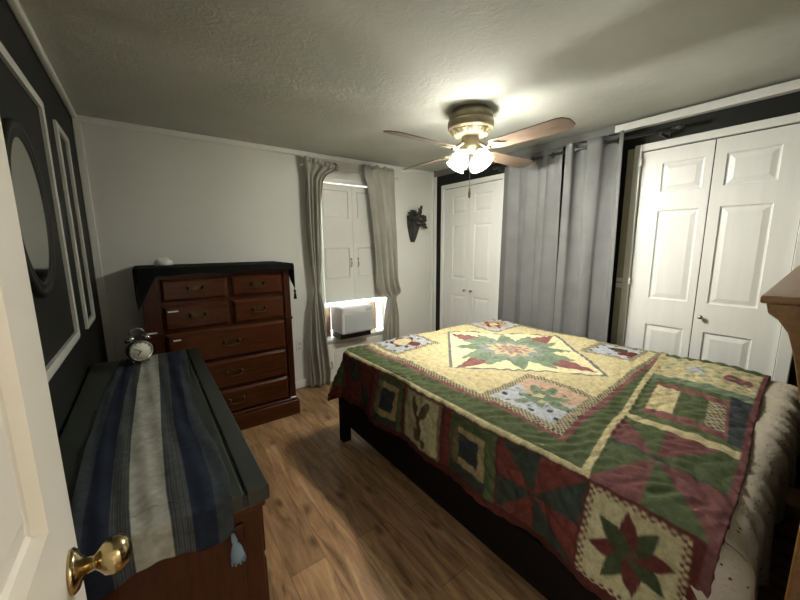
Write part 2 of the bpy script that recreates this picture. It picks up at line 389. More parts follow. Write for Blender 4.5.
for k in range(3): m.box(AX0+.03, AY-.011, AZ1-.06+k*.016, AX1-.12, AY-.004, AZ1-.053+k*.016)
m.build('air_vent', M['plastic'], ac)
MB().box(AX1-.10, AY-.012, AZ1-.056, AX1-.03, AY-.004, AZ1-.022).build('control_panel', M['grille'], ac, bevel=.003)
def pleat(x0, x1):
    m = MB(); n = max(2, int((x1-x0)/.012)); y = YB+.05
    m.grid(lambda u, v: (x0+(x1-x0)*u, y+(.006 if int(round(u*n)) % 2 else -.006), .463+(.325)*v), n, 1); return m
pleat(1.442, AX0-.002).build('side_panel', M['peach'], ac, solid=.004)
tag(pleat(AX1+.002, 2.10).build('side_panel', M['peach'], ac, solid=.004))
# low cabinet under the sill
cb = empty('low_cabinet', (1.83, 3.22, 0), 'low white cabinet built under the window sill beneath the air conditioner', 'cabinet')
MB().box(1.405, YB-.05, 0, 2.255, YB-.001, .434).build('cabinet_body', M['shutter'], cb, bevel=.003)
MB().leaf((1.43, YB-.062, .03), (1, 0, 0), (0, 0, 1), (0, -1, 0), .80, .37, [(.06, .05, .74, .32)], t=.011, inset=.014, dep=.005).build('cabinet_door', M['shutter'], cb)
MB().tube([(1.462, YB-.062, .15), (1.462, YB-.085, .155), (1.462, YB-.088, .185), (1.462, YB-.085, .215), (1.462, YB-.062, .22)], .006, 8).build('handle', M['chrome'], cb)
# outlet
ol = empty('wall_outlet', (1.155, YB, .38), 'small beige wall outlet plate beside the foot of the twisted curtain', 'outlet')
MB().box(1.118, YB-.007, .385, 1.19, YB, .50).build('cover_plate', M['entry'], ol, bevel=.003)
for z in (.415, .46): MB().box(1.138, YB-.010, z-.014, 1.17, YB-.006, z+.014).build('socket', M['grille'], ol, bevel=.002)

# ------------------------------------------------------------------ curtains
def drape(zs, xl, xr, folds, amp, ph, y0, wob=.35, nz=110, nx=90):
    """window curtain hung in front of the back wall"""
    def f(u, v):
        z = zs[0]+(zs[-1]-zs[0])*v if zs[0] < zs[-1] else zs[-1]+(zs[0]-zs[-1])*v
        a = interp(z, zs, xl); b2 = interp(z, zs, xr); w = b2-a
        am = amp(z)
        uu = u+.018*math.sin(2*PI*folds*u+z*2)
        x = a+w*uu
        y = y0-am*(.55*math.cos(2*PI*folds*u+ph+(wob*math.sin(z*3.1) if wob < 1 else wob*(z-1)))+.3*math.cos(2*PI*folds*.53*u+1.3*ph+z*1.7)+.12*math.sin(2*PI*folds*2.1*u+z*5))
        return (x, y, z)
    return MB().grid(f, nx, nz)
rod = MB().tube([(1.25, 3.205, 2.165), (2.36, 3.205, 2.165)], .006, 8).sphere((1.25, 3.205, 2.165), .014).sphere((2.36, 3.205, 2.165), .014)
for x in (1.258, 2.345): rod.box(x-.005, 3.205, 2.158, x+.005, YB-.022, 2.172)
tag(rod.build('curtain_rod', M['white']), 'thin white curtain rod above the shuttered window', 'curtain rod')
zs = [.012, .13, .35, .57, .80, .93, .99, 1.06, 1.25, 1.48, 1.7, 1.86, 1.98, 2.04, 2.09, 2.13, 2.165, 2.20, 2.215]
xl = [1.22, 1.215, 1.21, 1.225, 1.25, 1.28, 1.295, 1.288, 1.27, 1.262, 1.262, 1.265, 1.27, 1.27, 1.27, 1.27, 1.27, 1.265, 1.262]
xr = [1.43, 1.445, 1.43, 1.406, 1.385, 1.36, 1.345, 1.355, 1.38, 1.394, 1.41, 1.423, 1.433, 1.442, 1.48, 1.55, 1.605, 1.60, 1.57]
ct = empty('window_curtain', (1.3, 3.19, 0), 'taupe fabric curtain left of the shutters, twisted and pinched at mid height', 'curtain', 'taupe curtains at the window')
drape(zs, xl, xr, 4.0, lambda z: interp(z, [0, .6, .95, 1.0, 1.1, 1.8, 2.1, 2.2], [.05, .045, .022, .018, .028, .04, .03, .022]), .4, 3.165, 4.2).build('curtain_panel', M['curtain2'], ct, solid=.003)
m = MB()
for k in range(9):
    x = 1.275+.038*k; m.sphere((x, 3.150+.010*math.sin(k*2), 2.215+.010*math.sin(k*3.1)-.006*k), (.026, .024, .026), 10)
m.build('gathered_header', M['curtain2'], ct)
zs = [.40, .60, .80, .845, .88, .93, .98, 1.05, 1.25, 1.48, 1.7, 1.9, 2.05, 2.14, 2.165, 2.20, 2.22]
xl = [2.10, 2.12, 2.15, 2.165, 2.07, 2.035, 2.03, 2.025, 2.01, 1.993, 1.975, 1.955, 1.93, 1.90, 1.895, 1.885, 1.88]
xr = [2.32, 2.315, 2.28, 2.28, 2.335, 2.33, 2.31, 2.30, 2.295, 2.286, 2.265, 2.252, 2.245, 2.245, 2.245, 2.25, 2.25]
zs = [.012]+zs; xl = [2.08]+xl; xr = [2.33]+xr
ct = empty('window_curtain', (2.1, 3.19, 0), 'taupe fabric curtain right of the shutters, gathered into a pouch near the sill', 'curtain', 'taupe curtains at the window')
drape(zs, xl, xr, 3.6, lambda z: interp(z, [0, .7, .84, .9, .97, 1.1, 1.8, 2.14, 2.22], [.035, .03, .012, .055, .06, .045, .035, .025, .018]), 2.2, 3.155).build('curtain_panel', M['curtain2'], ct, solid=.003)
m = MB()
for k in range(8):
    x = 1.90+.048*k; m.sphere((x, 3.150+.008*math.sin(k*2), 2.222+.008*math.sin(k*2.7)), (.027, .022, .022), 10)
m.build('gathered_header', M['curtain2'], ct)

# grommet curtains over the doorway in the right wall
RXc, RZc = 2.815, 2.158
rr = empty('curtain_rod', (RXc, 1.5, RZc-.01), 'black metal curtain rod above the doorway curtains, ending beside the closet', 'curtain rod')
MB().tube([(RXc, 2.20, RZc), (RXc, .84, RZc)], .011, 12).build('rod_tube', M['blackmetal'], rr)
for y, s in ((.84, -1), (2.20, 1)):
    MB().lathe([(0, 0), (.014, 0), (.014, .012), (.009, .016), (.016, .03), (.016, .05), (.008, .062), (0, .064)], T(RXc, y, RZc) @ RX(-s*PI/2), 14).build('finial', M['blackmetal'], rr)
for y in (.9, 2.19):
    MB().box(RXc-.006, y-.006, RZc-.03, XR, y+.006, RZc-.011).box(XR-.006, y-.02, RZc-.05, XR, y+.02, RZc+.02).build('bracket', M['blackmetal'], rr)
def gcurt(yhi, ylo, n, amp, lab, ph, edge):
    r = empty('doorway_curtain', (RXc, (yhi+ylo)/2, 0), lab, 'curtain', 'grey grommet curtains over the doorway')
    zt = RZc+.05
    def f(u, v):
        z = .015+(zt-.015)*v
        y = yhi+(ylo-yhi)*u
        y += .012*math.sin(2*PI*n*u*2+ph)*(1)+.006*math.sin(z*2+u*9)
        a = amp*(.75+.25*v)
        if edge: w = min(1, (1-u)/.12); a = a*(.6+.4*w)
        x = RXc+a*math.cos(2*PI*n*u+ph)+.007*math.sin(7*u*PI+z*1.1)
        return (x, y, z)
    MB().grid(f, 150, 40).build('curtain_panel', M['curtain'], r, solid=.003)
    k = 0
    while True: # grommets where the wave crosses the rod line
        u = ((PI/2-ph)/(2*PI)+k*.5)/n; k += 1
        if u < .02: continue
        if u > .98: break
        y = yhi+(ylo-yhi)*u+.012*math.sin(4*PI*n*u+ph)
        MB().tube([(RXc+.021*math.cos(t)*.35, y+.021*math.cos(t)*.8, RZc+.021*math.sin(t)) for t in [2*PI*i/16 for i in range(16)]], .0055, 6, True).build('grommet', M['blackmetal'], r)
gcurt(2.15, 1.555, 3.2, .024, 'grey grommet curtain nearer the far closet doors, in the doorway', .3, True)
gcurt(1.53, 1.10, 2.0, .034, 'grey grommet curtain nearer the large closet doors on the right', 2.9, False)

# ------------------------------------------------------------------ tall chest of drawers
ch = empty('chest_of_drawers', (.44, 2.98, 0), 'tall cherry wood chest of drawers standing against the pale back wall', 'chest of drawers')
CY = 2.775
MB().box(-.03, CY, .10, .905, 3.21, 1.255).build('carcass', M['cherry_v'], ch, bevel=.003)
MB().box(-.068, CY-.045, 0, .945, 3.215, .13).box(-.055, CY-.032, .13, .932, 3.21, .15).build('plinth', M['cherry'], ch, bevel=.012, segs=3)
MB().box(-.055, CY-.035, 1.255, .935, 3.22, 1.282).build('top_board', M['cherry'], ch, bevel=.006)
for x0, x1 in ((-.045, .045), (.873, .922)):
    m = MB().box(x0, CY-.022, .15, x1, CY+.02, .832).box(x0-.006, CY-.030, .832, x1+.006, CY+.02, .852).box(x0, CY-.022, .852, x1, CY+.02, 1.255)
    w = x1-x0
    for k in range(3): m.box(x0+w*(.2+.23*k), CY-.026, .2, x0+w*(.34+.23*k), CY-.021, .80)
    m.build('pilaster', M['cherry_v'], ch, bevel=.003)
rows = [(1.055, 1.208, 2), (.853, 1.027, 2), (.597, .828, 1), (.362, .582, 1), (.155, .345, 1)]
def bail(parent, cx, cz, w):
    y = CY-.026
    m = MB()
    for s in (-1, 1):
        m.lathe([(0, 0), (.014, 0), (.012, .004), (.006, .006), (.006, .014), (0, .015)], T(cx+s*w, y, cz+.006) @ RX(PI/2), 12)
    m.prism([(cx+a, cz+b2) for a, b2 in [(-w-.022, .004), (-w*.7, .020), (-w*.3, .012), (0, .024), (w*.3, .012), (w*.7, .020), (w+.022, .004), (w*.6, -.008), (0, -.012), (-w*.6, -.008)]], .003, Matrix(((1,0,0,0),(0,0,-1,y+.001),(0,1,0,0),(0,0,0,1))))
    m.tube([(cx-w, y-.013, cz+.006)]+[(cx-w+2*w*t, y-.02, cz-.014-.008*math.sin(PI*t)) for t in (0.04, .25, .5, .75, .96)]+[(cx+w, y-.013, cz+.006)], .0035, 6)
    m.build('handle', M['abrass'], parent)
for z0, z1, n in rows:
    cells = [(.058, .862)] if n == 1 else [(.058, .462), (.488, .862)]
    for x0, x1 in cells:
        d = MB().add([], []); g = .018
        vs = [(x0, CY, z0), (x1, CY, z0), (x1, CY, z1), (x0, CY, z1), (x0, CY-.012, z0), (x1, CY-.012, z0), (x1, CY-.012, z1), (x0, CY-.012, z1),
              (x0+g, CY-.026, z0+g), (x1-g, CY-.026, z0+g), (x1-g, CY-.026, z1-g), (x0+g, CY-.026, z1-g)]
        d.add(vs, [(0, 3, 2, 1)]+[(a, (a+1) % 4, (a+1) % 4+4, a+4) for a in range(4)]+[(4+a, 4+(a+1) % 4, 8+(a+1) % 4, 8+a) for a in range(4)]+[(8, 9, 10, 11)])
        do = d.build('drawer', M['cherry'], ch, bevel=.002)
        bail(do, (x0+x1)/2, (z0+z1)/2+.005, .045 if n == 2 else .05)
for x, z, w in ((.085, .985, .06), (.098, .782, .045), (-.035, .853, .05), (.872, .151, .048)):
    MB().box(x, CY-.033, z, x+w, CY-.0255, z+.009).build('white_strip', M['plastic'], ch)  # thin white strips on drawer fronts and pilaster ledges
# black cloth with tassel
m = MB()
def cloth(u, v):
    # u along x incl. right drop, v along y incl. front drop
    x = -.068+1.014*min(max((u-.2)/.6, 0), 1); dz = 0
    if u > .8: dz = (u-.8)/.2
    if u < .2: dz = (.2-u)/.2
    y = CY-.055; fz = 0
    if v > .12: y = CY-.055+(3.225-CY+.055)*(v-.12)/.88
    else: fz = (.12-v)/.12
    z = 1.286-(.046+.006*math.sin(x*16))*fz*(0 if dz else 1)
    if v <= .12 and u >= .2: z -= fz*.23*max(0, 1-(x+.068)/.11)
    if u < .2: z = 1.286-dz*(.05+.22*max(0, 1-max(0, v-.12)/.3)); x = -.068+.005*math.sin(v*20)
    if u > .8: z = 1.286-dz*(.04+.16*max(0, 1-max(0, v-.12)/.3)); x = .946+.004*math.sin(v*20)
    return (x, y-(.004*fz), z)
m.grid(cloth, 100, 50)
cl = empty('chest_cloth', (.44, 3.0, 1.286), 'black cloth runner draped over the top of the tall chest', 'cloth')
m.build('cloth', M['blackcloth'], cl, solid=.003)
MB().tube([(.95, CY-.05, 1.08), (.95, CY-.055, 1.055), (.95, CY-.055, 1.045), (.95, CY-.055, 1.0)], [.004, .012, .009, .014], 8).build('tassel', M['blackcloth'], cl)
gd = empty('wifi_puck', (.105, 3.10, 1.290), 'small white round gadget on the black cloth atop the chest', 'gadget')
gd.name = 'round_gadget'
MB().lathe([(0, 0), (.058, 0), (.062, .010), (.058, .026), (.046, .036), (0, .038)], T(.105, 3.10, 1.290), 28).build('gadget_base', M['plastic'], gd)
MB().box(.068, 3.07, 1.322, .142, 3.13, 1.345).build('raised_top', M['plastic'], gd, bevel=.008)

# ------------------------------------------------------------------ low dresser with runner and clock
dr = empty('dresser', (-.05, 1.62, 0), 'low cherry dresser with dark green-grey top under the mirror on the left', 'dresser')
MB().box(-.285, .90, .06, .185, 2.40, .757).build('carcass', M['cherry_v'], dr, bevel=.003)
MB().box(-.29, .885, 0, .20, 2.41, .085).build('plinth', M['cherry'], dr, bevel=.012, segs=3)
m = MB().box(-.29, .868, .757, .142, 2.42, .80).box(.149, .868, .757, .205, 2.42, .80).box(.141, .868, .757, .150, 2.42, .794)
m.build('top_board', M['top'], dr, bevel=.006, segs=3)
MB().box(-.29, .876, .735, .195, 2.41, .757).build('moulding', M['cherry'], dr, bevel=.007)
for zz0, zz1 in ((.11, .31), (.33, .53), (.55, .72)):
    for y0, y1 in ((.93, 1.64), (1.66, 2.37)):
        do = MB().box(.183, y0, zz0, .198, y1, zz1).build('drawer', M['cherry'], dr, bevel=.005)
        MB().tube([(.198, (y0+y1)/2-.05, (zz0+zz1)/2), (.222, (y0+y1)/2-.04, (zz0+zz1)/2-.01), (.222, (y0+y1)/2+.04, (zz0+zz1)/2-.01), (.198, (y0+y1)/2+.05, (zz0+zz1)/2)], .004, 6).build('handle', M['abrass'], do)
MB().box(-.23, .892, .13, .14, .902, .70).build('end_panel', M['cherry_v'], dr, bevel=.004)

def color_mesh(name, vs, nu, nv, cols, mat, parent=None, solid=.0):
    """vs (nv+1, nu+1, 3) array"""
    me = bpy.data.meshes.new(name)
    V = vs.reshape(-1, 3); loc = V.mean(0); loc[2] = V[:, 2].min()
    off = loc if parent is None else np.array(parent.location)
    V = V-off
    idx = np.arange((nu+1)*(nv+1)).reshape(nv+1, nu+1)
    q = np.stack([idx[:-1, :-1], idx[:-1, 1:], idx[1:, 1:], idx[1:, :-1]], -1).reshape(-1, 4)
    me.vertices.add(len(V)); me.vertices.foreach_set('co', V.astype(np.float32).ravel())
    me.loops.add(q.size); me.loops.foreach_set('vertex_index', q.astype(np.int32).ravel())
    me.polygons.add(len(q)); me.polygons.foreach_set('loop_start', np.arange(0, q.size, 4, dtype=np.int32))
    me.update(calc_edges=True); me.polygons.foreach_set('use_smooth', np.ones(len(q), bool))
    at = me.color_attributes.new('Col', 'FLOAT_COLOR', 'POINT')
    c4 = np.ones((len(V), 4), np.float32); c4[:, :3] = cols.reshape(-1, 3); at.data.foreach_set('color', c4.ravel())
    o = bpy.data.objects.new(name, me); C.objects.link(o); me.materials.append(mat)
    if parent is None: o.location = tuple(loc)
    else: o.parent = parent
    if solid:
        s = o.modifiers.new('thickness', 'SOLIDIFY'); s.thickness = solid; s.offset = -1
    return o
KY = [.865, .98, 1.16, 1.37, 1.85, 2.37]
KL = [-.20, -.205, -.208, -.21, -.20, -.165]; KCL = [-.083, -.09, -.094, -.095, -.085, -.068]
KCR = [-.014, -.018, -.017, -.015, -.005, .002]; KR = [.113, .124, .119, .10, .115, .140]
nu, nv = 160, 420
S, Tt = np.meshgrid(np.linspace(0, 1, nu+1), np.linspace(0, 1, nv+1))
L = 1.52+.09
d = Tt*L-.09-.012*np.sin(S*9)*(Tt < .1)  # distance back from the front edge
yy = np.where(d > 0, .862+d, .862)
le, cl_, cr_, re = [np.interp(yy, KY, k) for k in (KL, KCL, KCR, KR)]
A, B = .40, .62
X = np.where(S < A, le+(cl_-le)*S/A, np.where(S < B, cl_+(cr_-cl_)*(S-A)/(B-A), cr_+(re-cr_)*(S-B)/(1-B)))
rip = .0025*np.sin(yy*22+S*5)*np.sin(S*14+yy*3)+.0015*np.sin(S*40+yy*6)
Z = np.where(d > 0, .8068+rip+.001, .8068+d)
Y = np.where(d > 0, yy, .862-.006+rip*1.5)
cream, navy, slate, line = np.array([.36, .36, .31]), np.array([.017, .022, .038]), np.array([.042, .050, .056]), np.array([.085, .09, .085])
cols = np.zeros((*S.shape, 3)); cols[:] = slate
side = np.where(S < A, 1-S/A, np.where(S > B, (S-B)/(1-B), 0))
isc = (S >= A) & (S <= B); cols[isc] = cream
nav = (~isc) & (side > .34) & (side < .72); cols[nav] = navy
ls = (~isc) & (side < .34) & (np.abs(np.sin(side*75)) > .82); cols[ls] = line
vs = np.stack([X, Y, Z], -1)
rn = empty('table_runner', (-.05, 1.6, .8), 'blue, slate and cream striped woven runner lying along the low dresser', 'runner')
color_mesh('cloth', vs, nu, nv, cols, M['runner'], rn, .0025)
m = MB(); tx, ty = .106, .852
m.tube([(tx, ty+.002, .716), (tx+.002, ty-.004, .70), (tx+.003, ty-.006, .692), (tx+.004, ty-.006, .685), (tx+.005, ty-.006, .66), (tx+.008, ty-.006, .645)], [.004, .007, .006, .010, .016, .014], 10)
for k in range(9):
    a = 2*PI*k/9; m.tube([(tx+.005+.008*math.cos(a), ty-.006+.006*math.sin(a), .68), (tx+.007+.016*math.cos(a), ty-.006+.011*math.sin(a), .638)], [.004, .003], 5)
m.build('tassel', M['tassel'], rn)

ck = empty('alarm_clock', (-.062, 2.25, .811), 'small twin-bell alarm clock with white dial at the back of the dresser', 'clock', rot=(0, 0, .35)); ck.scale = (1.15, 1.15, 1.15); ck.location.x = -.075
m = MB().lathe([(0, -.055), (.030, -.053), (.044, -.035), (.050, 0), (.050, .017), (.044, .019)], T(0, 0, .058) @ RX(PI/2), 30); m.build('case', M['blackmetal'], ck, local=True)
MB().lathe([(.040, .018), (.044, .026), (.049, .024), (.050, .018)], T(0, 0, .058) @ RX(PI/2), 30).build('bezel', M['chrome'], ck, local=True)
dl = MB().lathe([(0, .020), (.043, .020), (.043, .0215), (0, .0216)], T(0, 0, .058) @ RX(PI/2), 30).build('dial', M['face'], ck, local=True)
MB().box(-.0015, -.0232, .057, .0015, -.0222, .090, T(0, 0, .058) @ RY(-1.0) @ T(0, 0, -.058)).box(-.002, -.0232, .057, .002, -.0222, .080, T(0, 0, .058) @ RY(-2.4) @ T(0, 0, -.058)).build('clock_hand', M['blackmetal'], dl, local=True)
m = MB()
for k in range(12):
    a = k*PI/6; m.box(-.0012, -.0228, .034, .0012, -.0218, .040, T(0, 0, .058) @ RY(a))
m.build('hour_mark', M['blackmetal'], dl, local=True)
for s in (-1, 1):
    MB().lathe([(0, .02), (.012, .018), (.020, .010), (.022, 0), (.019, -.001)], T(s*.030, 0, .112) @ RY(s*.5), 18).build('bell', M['chrome'], ck, local=True)
    MB().tube([(s*.022, 0, .02), (s*.034, 0, .0)], [.005, .006], 8).build('foot', M['chrome'], ck, local=True)
MB().tube([(-.028, 0, .128), (-.032, 0, .142), (-.02, 0, .156), (0, 0, .162), (.02, 0, .156), (.032, 0, .142), (.028, 0, .128)], .0035, 8).build('carry_handle', M['chrome'], ck, local=True)
MB().tube([(0, .028, .07), (0, .045, .07)], [.008, .008], 10).build('winding_key', M['chrome'], ck, local=True)

# ------------------------------------------------------------------ wall pocket with flowers
wp = empty('wall_pocket', (2.62, 3.2, 1.46), 'dark leafy wall pocket ornament hanging on the back wall near the corner', 'wall ornament')
def pk(u, v):
    a = PI*u; z = 1.46+.30*v; w = interp(v, [0, .15, .6, 1], [.028, .048, .088, .105]); cx = interp(v, [0, .4, 1], [2.60, 2.605, 2.622])
    r = 1+.10*math.sin(u*PI*7)
    return (cx-w*math.cos(a), YB-.004-w*.8*math.sin(a)*r, z)
MB().grid(pk, 42, 12).build('pocket_body', M['pocket'], wp, solid=.003)
def leafm(m, p, d, w, l, up=(0, -1, 0)):
    p, d, up = Vector(p), Vector(d).normalized(), Vector(up); s = d.cross(up).normalized(); k = []
    for t, ww in ((0, .1), (.25, .8), (.5, 1), (.75, .7), (1, .02)):
        c = p+d*l*t+up*(.02*math.sin(t*PI)); k += [c-s*w*ww/2, c+up*.006, c+s*w*ww/2]
    m.add(k, [(i*3+j, i*3+j+1, i*3+j+4, i*3+j+3) for i in range(4) for j in range(2)], True)
m = MB(); rnd = random.Random(3)
for k in range(60):
    a = rnd.uniform(-.5, PI+.5); o = (2.625+rnd.uniform(-.075, .06), YB-.04-rnd.uniform(0, .05), 1.715+rnd.uniform(-.06, .06))
    leafm(m, o, (math.cos(a), rnd.uniform(-.6, .1), math.sin(a)*.7), .048, rnd.uniform(.06, .10), (0, -1, 0))
for a, l in ((2.9, .11), (2.6, .13), (2.3, .10), (-.35, .10), (.1, .08)): leafm(m, (2.585 if a > 1 else 2.68, YB-.05, 1.73 if a > 1 else 1.66), (math.cos(a), -.2, math.sin(a)), .045, l*1.1)
m.build('leaf_cluster', M['pocket'], wp, solid=.001)
MB().tube([(2.68, YB-.05, 1.76), (2.695, YB-.05, 1.82), (2.70, YB-.05, 1.85)], .003, 6).sphere((2.70, YB-.05, 1.865), (.016, .016, .026), 10).build('bud', M['pocket'], wp)
MB().sphere((2.655, YB-.06, 1.80), (.020, .018, .026), 10).build('petal', M['pocketlight'], wp)
MB().sphere((2.70, YB-.08, 1.69), (.015, .012, .008), 8).build('petal', M['pocketlight'], wp)
m = MB()
for cx, cz, r in ((2.655, 1.70, .04), (2.70, 1.735, .03)):
    for k in range(3):
        m.tube([(cx+(r-.011*k)*math.cos(t), YB-.09-.008*k, cz+(r-.011*k)*math.sin(t)*.8) for t in [2*PI*i/14 for i in range(14)]], .007, 6, True)
m.build('rose', M['pocket'], wp)

# ------------------------------------------------------------------ bed
BX0, BX1, BY0, BY1, BT = 1.07, 2.70, .02, 2.13, .675
bd = empty('bed', (1.885, 1.07, 0), 'dark wooden bed standing against the near wall beneath the patchwork quilt', 'bed')
MB().box(BX0+.035, .19, .42, BX1-.035, BY1-.045, BT-.012).build('mattress', M['mattress'], bd, bevel=.05, segs=4)
MB().box(BX0+.02, .15, .22, BX1-.02, BY1-.03, .42).build('box_spring', M['black_wood'], bd, bevel=.01)
for x in (BX0-.015, BX1-.02): MB().box(x, BY0, .14, x+.03, BY1, .34).build('side_rail', M['black_wood'], bd, bevel=.004)
MB().box(BX0+.02, BY1-.01, .10, BX1-.02, BY1+.025, .36).build('footboard', M['black_wood'], bd, bevel=.005)
for x in (BX0-.04, BX1-.03):
    for y in (BY1-.03, .10): MB().box(x, y, 0, x+.065, y+.06, .38).build('leg', M['black_wood'], bd, bevel=.004)
MB().box(BX0+.2, 1.0, 0, BX0+.26, 1.06, .22).box(BX1-.3, 1.0, 0, BX1-.24, 1.06, .22).box(BX0, 1.0, .16, BX1, 1.05, .22).build('centre_support', M['black_wood'], bd)
hb = MB().box(1.10, -.075, .10, 2.76, -.035, 1.19).build('headboard', M['black_wood'], bd, bevel=.003)
MB().box(1.06, -.085, 0, 1.13, .012, .95).build('headboard_post', M['oak'], bd, bevel=.006)
MB().box(2.72, -.085, 0, 2.79, .028, .95).build('headboard_post', M['oak'], bd, bevel=.006)
# crown: ogee end profile under a flat cap, front edge along x
prof = [(-.08, 1.06), (.046, 1.06), (.056, 1.11), (.068, 1.17), (.082, 1.22), (.10, 1.248), (.117, 1.262), (.122, 1.285), (-.08, 1.285)]
vs = []
for k, (x0, sl) in enumerate(((1.145, -.25), (2.80, 0))):
    for y, z in prof: vs.append((x0+sl*(y-.12), y+(.07*k if y > 0 else 0), z))
n = len(prof)
MB().add(vs, [tuple(range(n)), tuple(range(2*n-1, n-1, -1))]+[(i, (i+1) % n, (i+1) % n+n, i+n) for i in range(n)]).build('crown_moulding', M['oak'], hb, bevel=.003)
MB().add([(1.137+(-.25)*(y-.132)+dx, y, z) for z in (1.285, 1.303) for y, dx in ((-.085, 0), (.132, 0))]+[(2.81, y, z) for z in (1.285, 1.303) for y in (-.085, .205)],
         [(0, 1, 3, 2), (4, 6, 7, 5), (0, 4, 5, 1), (2, 3, 7, 6), (1, 5, 7, 3), (0, 2, 6, 4)]).build('top_board', M['oak'], hb, bevel=.004)

# ---- drape function shared by quilt and fleece
QX0, QX1, QY1, QZ = 1.055, 2.735, 2.14, .700
def bend(dd, r=.05):
    """dd distance past the start of the bend: returns outward, drop"""
    th = np.clip(dd/r, 0, PI/2)
    o = r*np.sin(th); dn = r*(1-np.cos(th)); ex = np.maximum(dd-r*PI/2, 0)
    return o, dn+ex
def drapeq(U, V, z0, y_head=None, off=0):
    r = .05
    a = np.maximum(QX0+r-U, 0); b = np.maximum(V-(QY1-r), 0); c = np.maximum(U-(QX1-r), 0)
    rad = np.sqrt(a*a+b*b+c*c)
    rad0 = np.maximum(rad, 1e-6); rad = np.where(rad > .30, .30+.13*np.tanh((rad-.30)/.13), rad)
    o, dn = bend(rad, r)
    k = np.where(rad0 > 1e-6, 1/rad0, 0)
    ex = np.maximum(rad-r*PI/2, 0)
    flare = .08*ex+ex*.30*(2*np.minimum(a, b)*k*k*np.maximum(a, b)).clip(0, 1)
    wave = ex*(.05*np.sin(V*7.3+.6)+.03*np.sin(V*15.1+2))*(a > 0)*(b <= 0)+ex*.06*np.sin(U*9)*(b > 0)*(a <= 0)
    out = o+flare+wave+off*(rad > 0)
    X = np.clip(U, QX0+r, QX1-r)-out*a*k+out*c*k
    Y = np.minimum(V, QY1-r)+out*b*k
    Z = z0-dn*.985
    return X, Y, Z
